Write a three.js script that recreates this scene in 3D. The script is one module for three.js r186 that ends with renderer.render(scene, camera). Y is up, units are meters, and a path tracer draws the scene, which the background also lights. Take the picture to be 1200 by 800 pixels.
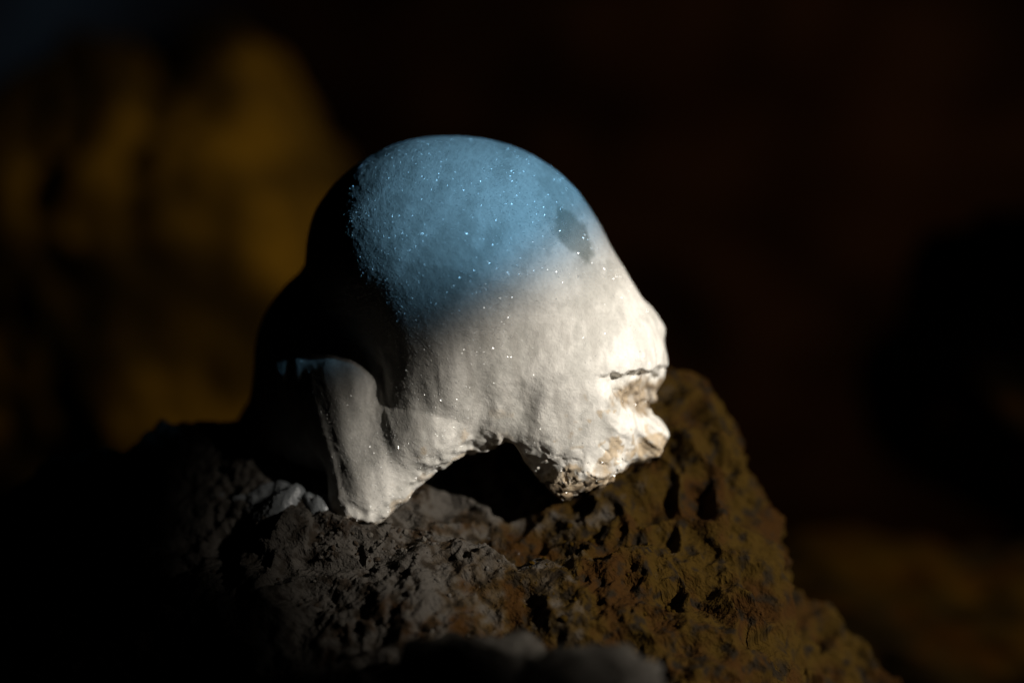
import * as THREE from 'three';
import { ImprovedNoise } from 'three/addons/math/ImprovedNoise.js';
import { mergeGeometries } from 'three/addons/utils/BufferGeometryUtils.js';

// ---------------------------------------------------------------- units
// All shapes are drawn on half-millimetre graph paper: x to the right, v DOWN from a
// datum 0.5 m above the floor, z towards the viewer. W() turns that into metres.
const U = 0.0005;
const W = (x, v, z) => new THREE.Vector3((x - 600) * U, (1000 - v) * U, z * U);

// ---------------------------------------------------------------- camera
const scene = new THREE.Scene();
scene.background = new THREE.Color(0x000000);
const camera = new THREE.PerspectiveCamera(22.62, 1024 / 682, 0.05, 20);
camera.position.set(0, 0.3, 1.0);
camera.lookAt(0, 0.3, 0);
camera.focus = 0.945;
camera.userData.fStop = 1.15;

// ---------------------------------------------------------------- light
const renderer = new THREE.WebGLRenderer({ antialias: true });
renderer.toneMapping = THREE.LinearToneMapping;
renderer.toneMappingExposure = 1;
renderer.shadowMap.enabled = true;

function spot(name, color, candela, from, to, degrees, penumbra, radius) {
  const l = new THREE.SpotLight(color, candela, 0, degrees * Math.PI / 180, penumbra, 2);
  l.name = name; l.position.copy(from); l.target.position.copy(to); l.target.name = name + '_aim';
  l.castShadow = true; l.shadow.radius = radius; l.shadow.mapSize.set(2048, 2048);
  l.shadow.camera.near = 0.05; l.shadow.camera.far = 12; l.shadow.bias = -0.0005;
  scene.add(l, l.target);
  return l;
}
const along = (p, dir, d) => { const n = new THREE.Vector3(...dir).normalize(); return p.clone().addScaledVector(n, d); };
const rgb = (r, g, b) => new THREE.Color().setRGB(r, g, b);
// warm torch, a little above, beam edge crossing the dome
const warmFrom = along(W(560, 400, 60), [0.74, 0.32, 0.60], 2.0);
spot('warm_torch', rgb(1, 0.945, 0.865), 19, warmFrom, W(872, 592, 60), 6.0, 0.40, 0.8);
// cool torch, lower and from the same side
const coolFrom = along(W(480, 300, 60), [0.79, 0.27, 0.55], 2.0);
spot('cool_torch', rgb(0.26, 0.585, 0.90), 8.8, coolFrom, W(440, 95, 60), 4.7, 0.33, 0.8);
// warm fill light, added to brighten the rocks behind
spot('rear_fill', rgb(1, 0.80, 0.36), 1.7, W(1300, -350, -650), W(-200, 470, -1420), 27, 0.6, 1.5);
// another added fill, dim, so the low ground beyond the rock shows
spot('side_fill', rgb(1, 0.80, 0.36), 1.15, W(2300, -100, -150), W(1260, 960, -720), 20, 0.7, 1.5);
// unseen cool light added to tint the wall behind the tall boulder
spot('cool_rear_fill', rgb(0.3, 0.6, 1), 0.5, W(-1300, -1700, -2300), W(-1050, -650, -3800), 24, 0.8, 1.5);
// dim reddish light without a real source, added to lift the far wall
spot('far_fill', rgb(1, 0.40, 0.13), 0.7, W(2600, -900, -1500), W(1100, 300, -3800), 42, 0.8, 1.5);

// ---------------------------------------------------------------- helpers
const IN = new ImprovedNoise();
const N = (x, y, z) => IN.noise(x + 71.3, y + 37.7, z + 113.1);
const clamp = (x, a = 0, b = 1) => x < a ? a : x > b ? b : x;
const sstep = (a, b, x) => { const t = clamp((x - a) / (b - a)); return t * t * (3 - 2 * t); };
const mix = (a, b, t) => a + (b - a) * t;
const mix3 = (a, b, t) => [mix(a[0], b[0], t), mix(a[1], b[1], t), mix(a[2], b[2], t)];
let seed = 20241;
const rnd = () => { seed = (seed * 1664525 + 1013904223) >>> 0; return seed / 4294967296; };
function fbm(x, y, z, o) { let s = 0, a = 1, f = 1; for (let i = 0; i < o; i++) { s += a * N(x * f, y * f, z * f); a *= 0.5; f *= 2.03; } return s; }
function curve(pts) {            // smooth monotone-ish interpolation of a table
  return x => {
    if (x <= pts[0][0]) return pts[0][1];
    for (let i = 1; i < pts.length; i++) if (x <= pts[i][0]) {
      const a = pts[i - 1], b = pts[i], t = (x - a[0]) / (b[0] - a[0]);
      return mix(a[1], b[1], t * 0.5 + t * t * (3 - 2 * t) * 0.5);
    }
    return pts[pts.length - 1][1];
  };
}
const smin = (a, b, k) => { const h = Math.max(k - Math.abs(a - b), 0) / k; return Math.min(a, b) - h * h * k * 0.25; };
const smax = (a, b, k) => -smin(-a, -b, k);
function ell(x, y, z, c, r) {
  const a = (x - c[0]) / r[0], b = (y - c[1]) / r[1], d = (z - c[2]) / r[2];
  const k0 = Math.sqrt(a * a + b * b + d * d);
  const k1 = Math.sqrt((a / r[0]) ** 2 + (b / r[1]) ** 2 + (d / r[2]) ** 2) + 1e-9;
  return k0 * (k0 - 1) / k1;
}
function cone(x, y, z, a, ra, b, rb) {   // capsule whose radius runs from ra to rb
  const bx = b[0] - a[0], by = b[1] - a[1], bz = b[2] - a[2];
  const px = x - a[0], py = y - a[1], pz = z - a[2];
  const t = clamp((px * bx + py * by + pz * bz) / (bx * bx + by * by + bz * bz));
  return Math.hypot(px - bx * t, py - by * t, pz - bz * t) - mix(ra, rb, t);
}

// naive surface nets on graph-paper coordinates; f < 0 inside
function surfaceNets(f, fine, lo, hi, h, colorAt) {
  const n = [0, 1, 2].map(i => Math.ceil((hi[i] - lo[i]) / h) + 1), [nx, ny, nz] = n;
  const F = new Float32Array(nx * ny * nz).fill(1e3);
  const S = 5, idx = (i, j, k) => i + nx * (j + ny * k);
  for (let k = 0; k < nz; k += S) for (let j = 0; j < ny; j += S) for (let i = 0; i < nx; i += S) {
    const c = f(lo[0] + (i + S / 2) * h, lo[1] + (j + S / 2) * h, lo[2] + (k + S / 2) * h);
    const far = Math.abs(c) > S * h * 1.25 + 8;
    for (let kk = k; kk < Math.min(k + S, nz); kk++) for (let jj = j; jj < Math.min(j + S, ny); jj++) for (let ii = i; ii < Math.min(i + S, nx); ii++)
      F[idx(ii, jj, kk)] = far ? c : fine(lo[0] + ii * h, lo[1] + jj * h, lo[2] + kk * h);
  }
  const vid = new Int32Array(nx * ny * nz).fill(-1), P = [], Q = [];
  for (let k = 0; k < nz - 1; k++) for (let j = 0; j < ny - 1; j++) for (let i = 0; i < nx - 1; i++) {
    let m = 0; const o = idx(i, j, k);
    const v = [F[o], F[o + 1], F[o + nx], F[o + nx + 1], F[o + nx * ny], F[o + nx * ny + 1], F[o + nx * ny + nx], F[o + nx * ny + nx + 1]];
    for (let c = 0; c < 8; c++) if (v[c] < 0) m |= 1 << c;
    if (m === 0 || m === 255) continue;
    let sx = 0, sy = 0, sz = 0, cnt = 0;
    for (let c = 0; c < 8; c++) for (let ax = 1; ax < 8; ax <<= 1) {
      const d = c | ax; if (d === c) continue;
      if ((v[c] < 0) !== (v[d] < 0)) {
        const t = v[c] / (v[c] - v[d]);
        sx += (c & 1) + (ax === 1 ? t : 0); sy += ((c >> 1) & 1) + (ax === 2 ? t : 0); sz += ((c >> 2) & 1) + (ax === 4 ? t : 0); cnt++;
      }
    }
    vid[o] = P.length / 3;
    P.push(lo[0] + (i + sx / cnt) * h, lo[1] + (j + sy / cnt) * h, lo[2] + (k + sz / cnt) * h);
  }
  const st = [1, nx, nx * ny];
  for (let k = 1; k < nz - 1; k++) for (let j = 1; j < ny - 1; j++) for (let i = 1; i < nx - 1; i++) {
    const o = idx(i, j, k);
    for (let ax = 0; ax < 3; ax++) {
      const a = F[o] < 0, b = F[o + st[ax]] < 0; if (a === b) continue;
      const u = st[(ax + 1) % 3], w = st[(ax + 2) % 3];
      const q = [vid[o], vid[o - u], vid[o - u - w], vid[o - w]];
      // v runs down, so the winding is mirrored
      if (a) Q.push(q[0], q[1], q[2], q[0], q[2], q[3]); else Q.push(q[0], q[2], q[1], q[0], q[3], q[2]);
    }
  }
  const pos = new Float32Array(P.length), col = new Float32Array(P.length), uv = new Float32Array(P.length / 3 * 2);
  for (let i = 0; i < P.length; i += 3) {
    const x = P[i], y = P[i + 1], z = P[i + 2];
    pos[i] = (x - 600) * U; pos[i + 1] = (1000 - y) * U; pos[i + 2] = z * U;
    const c = colorAt ? colorAt(x, y, z) : [1, 1, 1];
    col[i] = c[0]; col[i + 1] = c[1]; col[i + 2] = c[2];
    uv[i / 3 * 2] = pos[i] + 0.31 * pos[i + 2]; uv[i / 3 * 2 + 1] = pos[i + 1] + 0.43 * pos[i + 2];
  }
  const g = new THREE.BufferGeometry();
  g.setAttribute('position', new THREE.BufferAttribute(pos, 3));
  g.setAttribute('color', new THREE.BufferAttribute(col, 3));
  g.setAttribute('uv', new THREE.BufferAttribute(uv, 2));
  {   // faces must look outwards
    let s = 0;
    for (let k = 0; k < Q.length; k += 3 * Math.max(1, (Q.length / 900) | 0)) {
      const a = Q[k] * 3, b = Q[k + 1] * 3, c = Q[k + 2] * 3;
      const ux = pos[b] - pos[a], uy = pos[b + 1] - pos[a + 1], uz = pos[b + 2] - pos[a + 2], wx = pos[c] - pos[a], wy = pos[c + 1] - pos[a + 1], wz = pos[c + 2] - pos[a + 2];
      const nx = uy * wz - uz * wy, ny = uz * wx - ux * wz, nz = ux * wy - uy * wx, L = 3 / (Math.hypot(nx, ny, nz) + 1e-12);
      s += Math.sign(fine(P[a] + nx * L, P[a + 1] - ny * L, P[a + 2] + nz * L) - fine(P[a] - nx * L, P[a + 1] + ny * L, P[a + 2] - nz * L));
    }
    if (s < 0) for (let k = 0; k < Q.length; k += 3) { const t = Q[k + 1]; Q[k + 1] = Q[k + 2]; Q[k + 2] = t; }
  }
  g.setIndex(Q);
  g.computeVertexNormals();
  return g;
}

// grain texture (tileable value noise, several octaves)
function grainTexture(size, octaves, gain, rep) {
  const d = new Uint8Array(size * size * 4), acc = new Float32Array(size * size);
  let amp = 1;
  for (const cells of octaves) {
    const lat = new Float32Array(cells * cells); for (let i = 0; i < lat.length; i++) lat[i] = rnd();
    for (let y = 0; y < size; y++) for (let x = 0; x < size; x++) {
      const fx = x / size * cells, fy = y / size * cells, ix = fx | 0, iy = fy | 0;
      let tx = fx - ix, ty = fy - iy; tx = tx * tx * (3 - 2 * tx); ty = ty * ty * (3 - 2 * ty);
      const jx = (ix + 1) % cells, jy = (iy + 1) % cells;
      acc[y * size + x] += amp * (mix(mix(lat[iy * cells + ix], lat[iy * cells + jx], tx), mix(lat[jy * cells + ix], lat[jy * cells + jx], tx), ty) - 0.5);
    }
    amp *= gain;
  }
  for (let i = 0; i < acc.length; i++) { const v = clamp(0.5 + acc[i] * 0.55) * 255; d[i * 4] = d[i * 4 + 1] = d[i * 4 + 2] = v; d[i * 4 + 3] = 255; }
  const t = new THREE.DataTexture(d, size, size, THREE.RGBAFormat);
  t.magFilter = THREE.LinearFilter; t.minFilter = THREE.LinearMipmapLinearFilter; t.generateMipmaps = true;
  t.wrapS = t.wrapT = THREE.RepeatWrapping; t.repeat.set(rep, rep); t.needsUpdate = true;
  return t;
}
const mineralGrain = grainTexture(512, [64, 128, 256], 0.9, 17);
const rockGrain = grainTexture(1024, [48, 96, 190, 380], 0.72, 5);

function add(name, geometry, material, parent) {
  const m = new THREE.Mesh(geometry, material); m.name = name; m.castShadow = m.receiveShadow = true; parent.add(m); return m;
}
function tag(o, label, category, group) { o.userData.label = label; o.userData.category = category; if (group) o.userData.group = group; return o; }

// ---------------------------------------------------------------- the setting
const rockMat = new THREE.MeshPhysicalMaterial({ vertexColors: true, roughness: 0.93, specularIntensity: 0.15, bumpMap: rockGrain, bumpScale: 0.0017 });
const farRockMat = new THREE.MeshPhysicalMaterial({ vertexColors: true, roughness: 1, specularIntensity: 0.1 });
const OCHRE = [0.034, 0.0185, 0.0020], RUST = [0.029, 0.0120, 0.0018], GREY = [0.058, 0.051, 0.043], DARK = [0.012, 0.008, 0.004];

function sheet(nu, nv, point, color) {
  const pos = new Float32Array((nu + 1) * (nv + 1) * 3), col = new Float32Array(pos.length), uv = new Float32Array((nu + 1) * (nv + 1) * 2), ix = [];
  for (let j = 0; j <= nv; j++) for (let i = 0; i <= nu; i++) {
    const o = j * (nu + 1) + i, p = point(i / nu, j / nv), c = color(...p);
    pos[o * 3] = (p[0] - 600) * U; pos[o * 3 + 1] = (1000 - p[1]) * U; pos[o * 3 + 2] = p[2] * U;
    col.set(c, o * 3);
    uv[o * 2] = pos[o * 3] + 0.2 * pos[o * 3 + 1]; uv[o * 2 + 1] = pos[o * 3 + 2] - pos[o * 3 + 1] * 0.9;
    if (i < nu && j < nv) { const a = o, b = o + 1, c2 = o + nu + 1, d = c2 + 1; ix.push(a, c2, b, b, c2, d); }
  }
  const g = new THREE.BufferGeometry();
  g.setAttribute('position', new THREE.BufferAttribute(pos, 3)); g.setAttribute('color', new THREE.BufferAttribute(col, 3));
  g.setAttribute('uv', new THREE.BufferAttribute(uv, 2)); g.setIndex(ix); g.computeVertexNormals();
  return g;
}
const farColor = (x, v, z) => {
  const n = fbm(x / 260, v / 200, z / 260, 4), m = fbm(x / 90 + 9, v / 70, z / 90, 3);
  return mix3(mix3(DARK, OCHRE, sstep(-0.35, 0.45, n + 0.3 * m)), RUST, sstep(0.1, 0.6, m));
};
{
  const floor = add('ground', sheet(160, 160, (s, t) => {
    const x = mix(-5000, 6200, s), z = mix(-4600, 2400, t);
    return [x, 1000 - 40 * fbm(x / 500, 3, z / 500, 4), z];
  }, farColor), farRockMat, scene);
  floor.userData.kind = 'structure';
  const wall = add('rock_wall', sheet(120, 80, (s, t) => {
    const x = mix(-5000, 6200, s), v = mix(-2600, 1080, t);
    return [x, v, -3800 + 260 * fbm(x / 700, v / 700, 5, 4)];
  }, (x, v, z) => mix3([0.05, 0.045, 0.04], [0.028, 0.022, 0.018], sstep(-0.4, 0.5, fbm(x / 500, v / 500, 2, 3)))), farRockMat, scene);
  wall.userData.kind = 'structure';
}

// ---------------------------------------------------------------- the rock that carries the formation
const ridge = curve([[-300, 640], [-100, 605], [0, 572], [100, 540], [200, 517], [250, 503], [300, 492], [420, 482], [560, 470], [680, 448], [750, 428], [790, 424], [835, 448], [872, 482], [893, 530], [906, 585], [914, 640], [930, 690], [965, 726], [1020, 768], [1085, 815], [1200, 880], [1400, 990]]);
const drop = curve([[-420, 520], [-330, 420], [-230, 230], [-150, 70], [-95, 12], [-70, 0], [-20, 45], [10, 84], [45, 120], [80, 146], [150, 192], [210, 250], [270, 330], [330, 430], [400, 560]]);
const steep = curve([[0, 1.0], [150, 1.12], [270, 1.1], [330, 1.0], [440, 1.0], [560, 1.12], [690, 1.38], [800, 1.45], [900, 1.35], [1000, 1.15], [1300, 0.9]]);
const hump = (x, z, cx, cz, rx, rz, h) => h * Math.exp(-(((x - cx) / rx) ** 2) - ((z - cz) / rz) ** 2);
function rockV(x, z) {
  let v = ridge(x) + drop(z) * (z > -70 ? steep(x) : 1);
  v -= hump(x, z, 345, 84, 34, 26, 34);            // knob beside the foot
  v -= hump(x, z, 545, 112, 62, 30, 34);           // crest in front of the arch
  v += hump(x, z, 440, 105, 26, 22, 26);           // hollow between them
  v -= hump(x, z, 730, 120, 75, 30, 26);
  v += hump(x, z, 600, 60, 70, 30, 26);
  v += hump(x, z, 620, 175, 30, 26, 30);
  v -= hump(x, z, 840, 40, 34, 40, 22);
  return Math.min(v, 1060);
}
const billow = (x, y, z) => 1 - 2 * Math.abs(N(x, y, z));
function rockPoint(x, z) {
  const v = rockV(x, z), e = 6;
  let gx = (rockV(x + e, z) - rockV(x - e, z)) / (2 * e), gz = (rockV(x, z + e) - rockV(x, z - e)) / (2 * e);
  const L = Math.hypot(gx, gz, 1);
  // outward normal with v pointing down
  const nx = gx / L, nv = -1 / L, nz = gz / L;
  // clods: billowed noise in three sizes, broken up by pits
  const wx = x + 7 * N(x / 40, v / 40, z / 40), wz = z + 7 * N(x / 40 + 5, v / 40, z / 40);
  const right = sstep(560, 760, x + 50 * N(x / 60, v / 60, 1));
  const coarse = sstep(-0.15, 0.3, N(wx / 70 + 11, v / 70, wz / 70));   // some faces are smooth, some crumbly
  let d = 20 * N(wx / 95, v / 95, wz / 95);
  d += (12 + 7 * right) * (billow(wx / 46, v / 46, wz / 46) - 0.5);
  d += mix(2.2, 5.2, coarse) * (billow(wx / 21 + 3, v / 21, wz / 21) - 0.5);
  d += mix(1.6, 4.5, coarse) * fbm(wx / 17 + 9, v / 17, wz / 17, 3) + mix(0.25, 1.15, coarse) * (2.2 * N(wx / 10, v / 10, wz / 10) + 1.6 * (billow(x / 7.5, v / 7.5 + 8, z / 7.5) - 0.5));
  d += 1.0 * N(x / 3.6, v / 3.6, z / 3.6);
  const pit = N(wx / 30 + 20, v / 30, wz / 30);
  d -= 7 * sstep(0.28, 0.6, pit);
  d -= 3 * coarse * sstep(0.24, 0.5, N(wx / 13 + 40, v / 13, wz / 13));
  d += 20 * N(wx / 150 + 4, v / 150, wz / 150);
  return [x + nx * d, v + nv * d, z + nz * d];
}
{
  const xs = [], zs = [];
  for (let x = -320; x < 1420;) { xs.push(x); x += x > 200 && x < 960 ? 1.75 : x > -30 && x < 1150 ? 2.6 : 9; }
  for (let z = -400; z < 390;) { zs.push(z); z += z < -150 ? 8 : z < -90 ? 3 : z < 190 ? 1.15 : 1.9; }
  const nu = xs.length - 1, nv = zs.length - 1;
  const g = sheet(nu, nv, (s, t) => rockPoint(xs[Math.round(s * nu)], zs[Math.round(t * nv)]), (x, v, z) => {
    const n = fbm(x / 55, v / 55, z / 55, 4), m = fbm(x / 17 + 7, v / 17, z / 17, 3);
    const iron = sstep(-0.26, 0.26, (x - 555 + 0.28 * (v - 650)) / 420 + 0.42 * n + 0.3 * m);
    const grey = mix3(GREY, [0.026, 0.021, 0.016], sstep(0.0, 0.5, m + 0.4 * n));
    const och = mix3(mix3(OCHRE, RUST, sstep(-0.2, 0.5, n)), DARK, sstep(0.05, 0.55, m));
    return mix3(grey, och, iron);
  });
  console.log('rock quads', nu * nv);
  const base = new THREE.Group(); base.name = 'craggy_rock'; scene.add(base);
  add('rock_face', g, rockMat, base);
  tag(base, 'craggy grey and ochre rock that carries the white dome formation', 'rock');
}

// loose crumbs lying on the rock
{
  const parts = [], e = new THREE.Euler(), q = new THREE.Quaternion();
  const tints = [GREY, [0.075, 0.066, 0.055], [0.035, 0.026, 0.018], OCHRE];
  for (let k = 0; k < 420; k++) {
    const x = 260 + 520 * rnd(), z = 40 + 150 * rnd(), near = rnd() < 0.35;
    const [px, pv, pz] = rockPoint(near ? 380 + 130 * rnd() : x, near ? 60 + 45 * rnd() : z);
    const g = new THREE.IcosahedronGeometry(1, 0), p = g.attributes.position, s = 1.0 + 3.6 * rnd() ** 3, o = k * 3.7;
    const tint = tints[px > 590 + 60 * (rnd() - 0.5) ? 3 : (rnd() * 3) | 0], col = new Float32Array(p.count * 3);
    q.setFromEuler(e.set(rnd() * 6, rnd() * 6, rnd() * 6));
    const t = new THREE.Vector3();
    for (let i = 0; i < p.count; i++) {
      t.fromBufferAttribute(p, i); const b = 1 + 0.5 * N(t.x * 1.7 + o, t.y * 1.7, t.z * 1.7);
      t.multiplyScalar(s * b); t.y *= 0.7; t.applyQuaternion(q);
      p.setXYZ(i, (px + t.x - 600) * U, (1000 - pv + s * 0.3 + t.y) * U, (pz + t.z) * U); col.set(tint, i * 3);
    }
    g.setAttribute('color', new THREE.BufferAttribute(col, 3)); g.computeVertexNormals(); parts.push(g);
  }
  const grit = add('grit', mergeGeometries(parts), farRockMat, scene);
  grit.userData.kind = 'stuff'; tag(grit, 'loose crumbs of grit scattered over the craggy rock', 'grit');
}

// ---------------------------------------------------------------- the formation
const bottom = curve([[330, 640], [385, 616], [400, 607], [430, 609], [452, 607], [468, 590], [490, 571], [520, 548], [555, 533], [575, 524], [592, 517], [605, 523], [617, 541], [632, 558], [655, 572], [690, 566], [715, 556], [740, 546], [775, 534], [800, 515]]);
function bodyBase(x, v, z) {
  let d = ell(x, v, z, [527, 300, 0], [168, 140, 150]);
  d = smin(d, cone(x, v, z, [575, 318, 0], 121, [672, 428, 8], 103), 40);
  d = smin(d, cone(x, v, z, [612, 332, 0], 108, [676, 420, 6], 99), 20);
  d = smin(d, cone(x, v, z, [542, 345, 26], 122, [508, 490, 50], 58), 30);
  d = smin(d, cone(x, v, z, [505, 490, 46], 46, [428, 588, 46], 29), 26);
  d = smin(d, cone(x, v, z, [580, 440, 44], 76, [604, 480, 48], 50), 34);
  d = smin(d, cone(x, v, z, [655, 440, 34], 92, [672, 535, 40], 54), 34);
  d = smin(d, cone(x, v, z, [690, 455, 24], 60, [745, 505, 20], 36), 20);
  d = smin(d, cone(x, v, z, [566, 468, 50], 46, [690, 508, 46], 50), 30);
  let b = ell(x, v, z, [391, 437, -44], [101, 134, 92]);
  b = smin(b, cone(x, v, z, [413, 462, 30], 55, [430, 588, 46], 29), 24);
  b = smin(b, cone(x, v, z, [355, 470, -70], 60, [330, 540, -95], 84), 24);
  b = smin(b, cone(x, v, z, [468, 502, 34], 38, [450, 560, 46], 37), 30);
  d = smin(d, b, 26);
  d = smin(d, cone(x, v, z, [752, 372, 6], 14, [769, 386, 4], 8.5), 12);
  return d;
}
function bodyCut(d, x, v, z) {
  // hanging lower rim, hollow behind
  const hollow = clamp((mix(70, 10, sstep(615, 690, x)) - z) * 0.5, 0, 55) * sstep(462, 500, x);
  d = smax(d, v - (bottom(x) - hollow + 6 * N(x / 13, z / 13, 2) + 9 * N(x / 31 + 2, z / 40, 6) + 2 * N(x / 4, z / 4, 7)), 7);
  return d;
}
function bodyFine(x, v, z) {
  let d = bodyCut(bodyBase(x, v, z), x, v, z);
  if (Math.abs(d) > 26) return d;
  const low = sstep(330, 470, v), left = sstep(490, 440, x) * sstep(390, 430, v);
  // flutes that follow the flow
  const flow = x - 0.22 * (v - 420) * (x < 520 ? 1 : -0.8);
  let r = mix(3.0, 5.5, sstep(470, 540, x)) * N(flow / 44, v / 210, z / 55) * low;
  r += 1.1 * N(flow / 15 + 3, v / 85, z / 20) * low;
  const fl = N(flow / 21 + 9, v / 170, z / 80);
  r += 1.5 * left * (0.5 - Math.sqrt(fl * fl + 0.006) * 2.2);
  r += 1.8 * N(x / 60, v / 60, z / 60) + 0.45 * N(x / 24, v / 24, z / 24);
  r += 0.35 * N(x / 7, v / 7, z / 7) + 0.22 * N(x / 3.4, v / 3.4, z / 3.4);
  // lumpy crusted rim on the lower right
  const rim = sstep(62, 10, bottom(x) - v) * sstep(600, 640, x) * (1 - 0.55 * sstep(700, 745, x));
  const hem = sstep(42, 5, bottom(x) - v) * sstep(610, 560, x);
  r += hem * (3.2 * (billow(x / 24 + 5, v / 22, z / 24) - 0.5) + 1.2 * N(x / 7, v / 7, z / 7));
  r += rim * (6 * (billow(x / 31, v / 26, z / 31) - 0.55) + 1.3 * N(x / 8, v / 8, z / 8));
  // the edge of the crust above the recess is beaded
  const lipZone = sstep(24, 4, Math.abs(v - 428)) * sstep(715, 740, x);
  r += lipZone * 3.5 * (billow(x / 19 + 2, v / 40, z / 19) - 0.5);
  // recess under the lip on the right flank: sharp edge above, easing out below
  if (x > 690 && z > -60) {
    const line = 438 - (x - 700) * 0.12 + 5 * N(x / 12, 4, z / 30), foot = 456 + (x - 700) * 0.62 + 6 * N(x / 15, 9, z / 15);
    const dep = sstep(690, 716, x) * (0.15 + 0.85 * sstep(782, 748, x)) * 15 * sstep(-1.2, 1.6, v - line) * sstep(8, -16, v - foot);
    const across = (x - 740) * 0.63 - (v - 485) * 0.77;                // folds that run down to the tip
    r += sstep(690, 720, x) * sstep(448, 476, v) * (5.5 * N(across / 15 + 3, (x + v) / 110, z / 40) + 1.5 * N(across / 6, (x + v) / 60, z / 20));
    r -= dep * (1 + 0.5 * N(x / 12, v / 12, z / 12)) + 2 * dep / 14 * N(x / 5, v / 5, z / 5);
  }
  // cracks in the rim
  if (rim > 0.02 || lipZone > 0.02) {
    const c1 = Math.abs(N(x / 22 + 31, v / 22, z / 22)), c2 = Math.abs(N(x / 34 + 3, v / 27, z / 34));
    r -= rim * (3.6 * sstep(0.045, 0.0, c1) + 4.2 * sstep(0.04, 0.0, c2));
  }
  return d - r;
}
// outline test for stains: distance-like value of a closed polygon, negative inside
function poly(x, y, p) {
  let d = 1e9, s = 1;
  for (let i = 0, j = p.length - 1; i < p.length; j = i++) {
    const ex = p[j][0] - p[i][0], ey = p[j][1] - p[i][1], wx = x - p[i][0], wy = y - p[i][1];
    const t = clamp((wx * ex + wy * ey) / (ex * ex + ey * ey));
    d = Math.min(d, Math.hypot(wx - ex * t, wy - ey * t));
    if ((p[i][1] > y) !== (p[j][1] > y) && x < ex * (y - p[i][1]) / ey + p[i][0]) s = -s;
  }
  return s * d;
}
const stainA = [[652, 248], [668, 256], [682, 270], [688, 286], [692, 300], [686, 313], [676, 306], [664, 296], [653, 288], [647, 274]];
function bodyColor(x, v, z) {
  const white = [0.80, 0.765, 0.70], dull = [0.33, 0.34, 0.27], tan = [0.50, 0.385, 0.25], soilAndShade = [0.20, 0.14, 0.08];
  let c = white;
  const fl = x + 0.5 * v;
  // cloudy mottling of the crust, the same all over the body
  const st = fbm(fl / 40, (v - x * 0.4) / 110, z / 60, 4);
  c = mix3(c, [0.45, 0.435, 0.39], 0.55 * sstep(-0.2, 0.45, st + 0.25 * fbm(x / 14, v / 22, z / 14, 2)));
  if (z > 0) {
    const wob = 4 * N(x / 10, v / 10, 3) + 2 * N(x / 4, v / 4, 3);
    c = mix3(c, [0.26, 0.265, 0.225], 0.75 * sstep(4, -4, poly(x, v, stainA) + wob * 1.1));
  }
  const n = fbm(x / 26, v / 26, z / 26, 4), m = fbm(x / 9, v / 9, z / 9, 3);
  const rim = bottom(x) - v;
  c = mix3(c, tan, 0.9 * sstep(0.0, 0.3, n + 0.66 - rim / 44) * sstep(560, 640, x));
  c = mix3(c, tan, 0.6 * sstep(0.05, 0.4, n + 0.34 - rim / 50) * sstep(600, 540, x));
  c = mix3(c, soilAndShade, 0.85 * sstep(0.1, 0.4, m + 0.5 - rim / 18) * sstep(600, 640, x));
  // tan recess under the lip, its shade painted in as a darker tone
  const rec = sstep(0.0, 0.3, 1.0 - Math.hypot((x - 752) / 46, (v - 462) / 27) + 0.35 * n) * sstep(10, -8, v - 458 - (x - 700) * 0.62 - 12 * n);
  c = mix3(c, mix3([0.33, 0.245, 0.15], soilAndShade, sstep(-0.1, 0.35, m)), 0.9 * rec * (z > -20 ? 1 : 0));
  // frosted speckle of the crystal skin
  { const k = 1 + 0.16 * N(x / 3.1, v / 3.1, z / 3.1) + 0.12 * N(x / 9, v / 14, z / 9); c = [c[0] * k, c[1] * k, c[2] * k]; }
  // thin grey streaks
  c = mix3(c, [0.50, 0.47, 0.42], 0.5 * sstep(0.08, 0.42, N((x - 0.1 * v) / 13, v / 100, z / 16) + 0.3 * N(x / 5, v / 30, z / 5)) * sstep(330, 420, v));
  c = mix3(c, tan, 0.7 * sstep(0.36, 0.5, N(x / 8 + 50, v / 10, z / 8)) * sstep(640, 690, x) * sstep(440, 480, v));
  return c;
}
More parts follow.
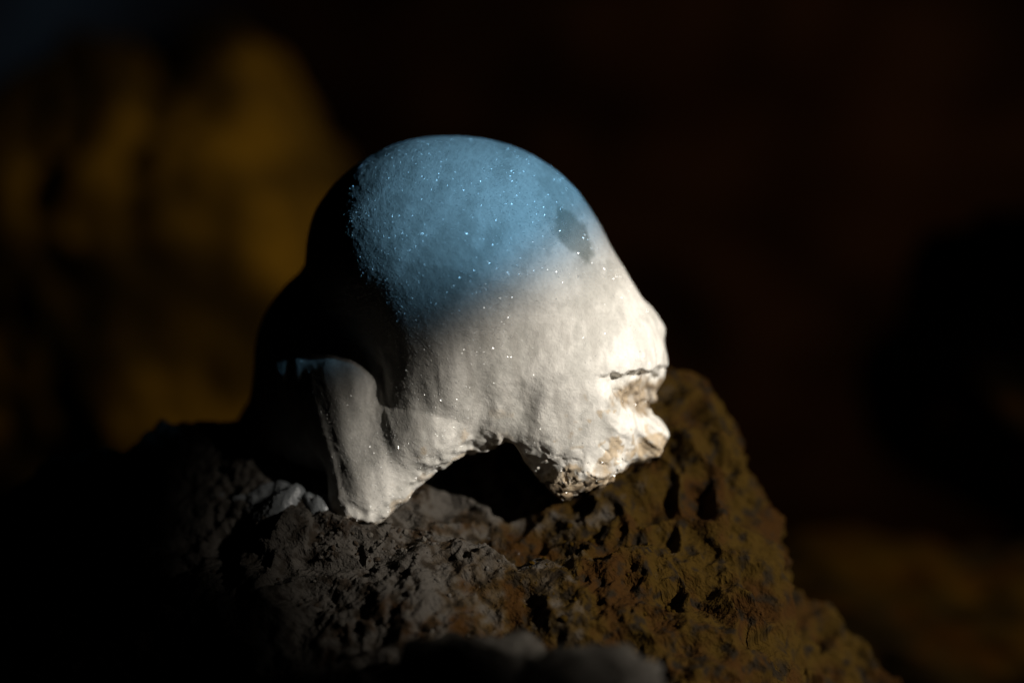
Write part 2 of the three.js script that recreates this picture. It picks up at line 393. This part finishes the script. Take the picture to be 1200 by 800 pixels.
{
  const f = new THREE.Group(); f.name = 'mineral_formation'; scene.add(f);
  const mat = new THREE.MeshPhysicalMaterial({ vertexColors: true, roughness: 0.62, bumpMap: mineralGrain, bumpScale: 0.00012, specularIntensity: 0.6 });
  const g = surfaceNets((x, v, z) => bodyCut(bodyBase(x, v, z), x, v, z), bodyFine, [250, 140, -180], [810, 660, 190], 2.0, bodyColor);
  console.log('formation tris', g.index.count / 3);
  const body = add('dripstone_body', g, mat, f);

  // crystals: small eight-sided glints sitting in the skin
  const p = g.attributes.position, nrm = g.attributes.normal, spots = [];
  for (let tries = 0; tries < 400000 && spots.length < 19000; tries++) {
    const i = (rnd() * p.count) | 0, x = p.getX(i) / U + 600, v = 1000 - p.getY(i) / U;
    if (nrm.getZ(i) < -0.1) continue;
    const dens = v > 430 ? (x < 560 ? 0.45 : 0.08) : x < 600 ? 1 : v < 330 ? 0.8 : 0.12;
    if (rnd() > dens * (0.55 + 0.9 * N(x / 40, v / 40, 0.5))) continue;
    spots.push(i);
  }
  const cm = new THREE.MeshPhysicalMaterial({ color: rgb(0.90, 0.90, 0.88), roughness: 0.31, ior: 2.0, metalness: 0.55 });
  const unit = new THREE.OctahedronGeometry(1, 0), up = unit.attributes.position, un = unit.attributes.normal, cnt = up.count;
  const gp = new Float32Array(spots.length * cnt * 3), gn = new Float32Array(gp.length), gu = new Float32Array(spots.length * cnt * 2);
  const q = new THREE.Quaternion(), e = new THREE.Euler(), t = new THREE.Vector3();
  spots.forEach((i, k) => {
    const s = U * (0.6 + 0.8 * rnd() * rnd() * rnd());
    q.setFromEuler(e.set(rnd() * 6.28, rnd() * 6.28, rnd() * 6.28));
    for (let a = 0; a < cnt; a++) {
      const o = (k * cnt + a) * 3;
      t.fromBufferAttribute(up, a).applyQuaternion(q).multiplyScalar(s);
      gp[o] = p.getX(i) + nrm.getX(i) * s * -0.3 + t.x; gp[o + 1] = p.getY(i) + nrm.getY(i) * s * -0.3 + t.y; gp[o + 2] = p.getZ(i) + nrm.getZ(i) * s * -0.3 + t.z;
      t.fromBufferAttribute(un, a).applyQuaternion(q); gn[o] = t.x; gn[o + 1] = t.y; gn[o + 2] = t.z;
    }
  });
  const cgeo = new THREE.BufferGeometry();
  cgeo.setAttribute('position', new THREE.BufferAttribute(gp, 3)); cgeo.setAttribute('normal', new THREE.BufferAttribute(gn, 3)); cgeo.setAttribute('uv', new THREE.BufferAttribute(gu, 2));
  add('crystal_glitter', cgeo, cm, f).userData.kind = 'stuff';
  console.log('crystals', spots.length);

  // earthy nodules hanging from the rim
  const nodMat = new THREE.MeshStandardMaterial({ vertexColors: true, roughness: 0.85, bumpMap: rockGrain, bumpScale: 0.0006 });
  const nod = (c, r, o, tint) => {
    const geo = surfaceNets((x, v, z) => ell(x, v, z, c, r), (x, v, z) => ell(x, v, z, c, r) - 3.4 * fbm(x / 17 + o, v / 17, z / 17, 4),
      [c[0] - r[0] * 1.4, c[1] - r[1] * 1.4, c[2] - r[2] * 1.4], [c[0] + r[0] * 1.4, c[1] + r[1] * 1.4, c[2] + r[2] * 1.4], 1.1,
      (x, v, z) => mix3(tint, [0.05, 0.034, 0.02], sstep(0.0, 0.5, fbm(x / 8 + o, v / 8, z / 8, 3))));
    add('nodule', geo, nodMat, f);
  };
  nod([678, 552, 62], [40, 15, 24], 5, [0.26, 0.19, 0.115]);
  nod([652, 560, 70], [15, 12, 14], 1, [0.11, 0.078, 0.045]);
  tag(f, 'white glittering mineral formation with smooth rounded dome and dripping folds standing on the craggy rock', 'mineral formation');
}

// ---------------------------------------------------------------- low deposit at the foot
{
  const d0 = new THREE.Group(); d0.name = 'mineral_deposit'; scene.add(d0);
  const wet = new THREE.MeshPhysicalMaterial({ color: rgb(0.12, 0.127, 0.13), roughness: 0.36, bumpMap: mineralGrain, bumpScale: 0.0002 });
  const memo = new Map(), top = (x, z) => {   // height of the rock skin
    const i = Math.round(x / 3), j = Math.round(z / 3), key = i * 4096 + j; let v = memo.get(key);
    if (v === undefined) { v = rockPoint(i * 3, j * 3)[1]; memo.set(key, v); }
    return v;
  };
  const blob = (name, prims, k, lo, hi, mat) => {
    const fn = (x, v, z) => {
      let d = 1e3; for (const [a, ra, b, rb] of prims) d = smin(d, cone(x, v, z, a, ra * 1.25, b, rb * 1.25), k);
      return smax(d, (top(x, z) - v) * 0.75 - 13, 8);       // a film that lies on the rock
    };
    return add(name, surfaceNets(fn, (x, v, z) => fn(x, v, z) - 2.2 * N(x / 20, v / 20, z / 20) - 0.6 * N(x / 6, v / 6, z / 6), lo, hi, 1.7), mat, d0);
  };
  blob('lobe', [[[256, 572, 22], 10, [300, 584, 42], 12], [[318, 576, 32], 16, [346, 574, 38], 13], [[300, 590, 52], 11, [282, 604, 64], 10], [[330, 588, 42], 18, [350, 600, 44], 14]], 18, [225, 540, 0], [385, 640, 100], wet);
  blob('bead', [[[374, 578, 50], 10, [380, 590, 50], 14]], 10, [352, 555, 20], [405, 615, 80], wet);
  const amber = new THREE.MeshPhysicalMaterial({ color: rgb(0.42, 0.22, 0.03), roughness: 0.12, clearcoat: 1, clearcoatRoughness: 0.08 });
  blob('amber_film', [[[374, 604, 60], 6.5, [392, 608, 66], 5], [[392, 608, 66], 5, [414, 608, 70], 4]], 8, [355, 590, 40], [425, 630, 92], amber).userData.label = 'glossy amber film at the edge';
  tag(d0, 'low wet grey mineral deposit on the rock at the foot of the dome', 'mineral deposit');
}

// ---------------------------------------------------------------- rocks around
function boulder(name, c, r, det, rough, o, color, mat, label, lean = 0) {
  const g0 = new THREE.SphereGeometry(1, det, Math.round(det * 0.7)), p = g0.attributes.position, col = new Float32Array(p.count * 3);
  for (let i = 0; i < p.count; i++) {
    let x = p.getX(i), y = p.getY(i), z = p.getZ(i);
    const bx = Math.pow(Math.abs(x) ** 3 + Math.abs(y) ** 3 + Math.abs(z) ** 3, -1 / 3);   // squarer than a ball
    const k = mix(1, bx, 0.75) * (1 + rough * fbm(x * 1.6 + o, y * 1.6 * r[1] / r[0], z * 1.6, 5) + 0.25 * rough * billow(x * 5 + o, y * 5, z * 5));
    const w = W(c[0] + x * k * r[0] + lean * sstep(0.25, -0.8, y), c[1] - y * k * r[1], c[2] + z * k * r[2]);
    p.setXYZ(i, w.x, w.y, w.z);
    col.set(color(w.x / U, -w.y / U, w.z / U), i * 3);
  }
  g0.setAttribute('color', new THREE.BufferAttribute(col, 3)); g0.computeVertexNormals();
  return tag(add(name, g0, mat, scene), label, 'boulder');
}
boulder('boulder', [-137, 500, -1480], [412, 690, 330], 150, 0.13, 3, (x, v, z) => mix3([0.012, 0.007, 0.0013], [0.054, 0.030, 0.0034], sstep(-0.35, 0.4, fbm(x / 300, v / 220, z / 300, 4))), farRockMat, 'tall blurred ochre boulder behind the dome, patchy in colour');
boulder('boulder_001', [1665, 640, -1100], [402, 430, 280], 110, 0.2, 11, farColor, farRockMat, 'dark unlit overhanging boulder in front of the far rock wall', 600);
boulder('boulder_002', [1330, 1000, -760], [420, 235, 290], 110, 0.3, 23, farColor, farRockMat, 'low blurred ochre boulder at the foot of the craggy rock');
boulder('foreground_stone', [592, 825, 310], [150, 122, 60], 140, 0.3, 31, (x, v, z) => mix3([0.12, 0.107, 0.09], [0.05, 0.043, 0.035], sstep(0, 0.5, fbm(x / 30, v / 30, z / 30, 3))), rockMat, 'blurred grey stone in front of the craggy rock');

renderer.render(scene, camera);
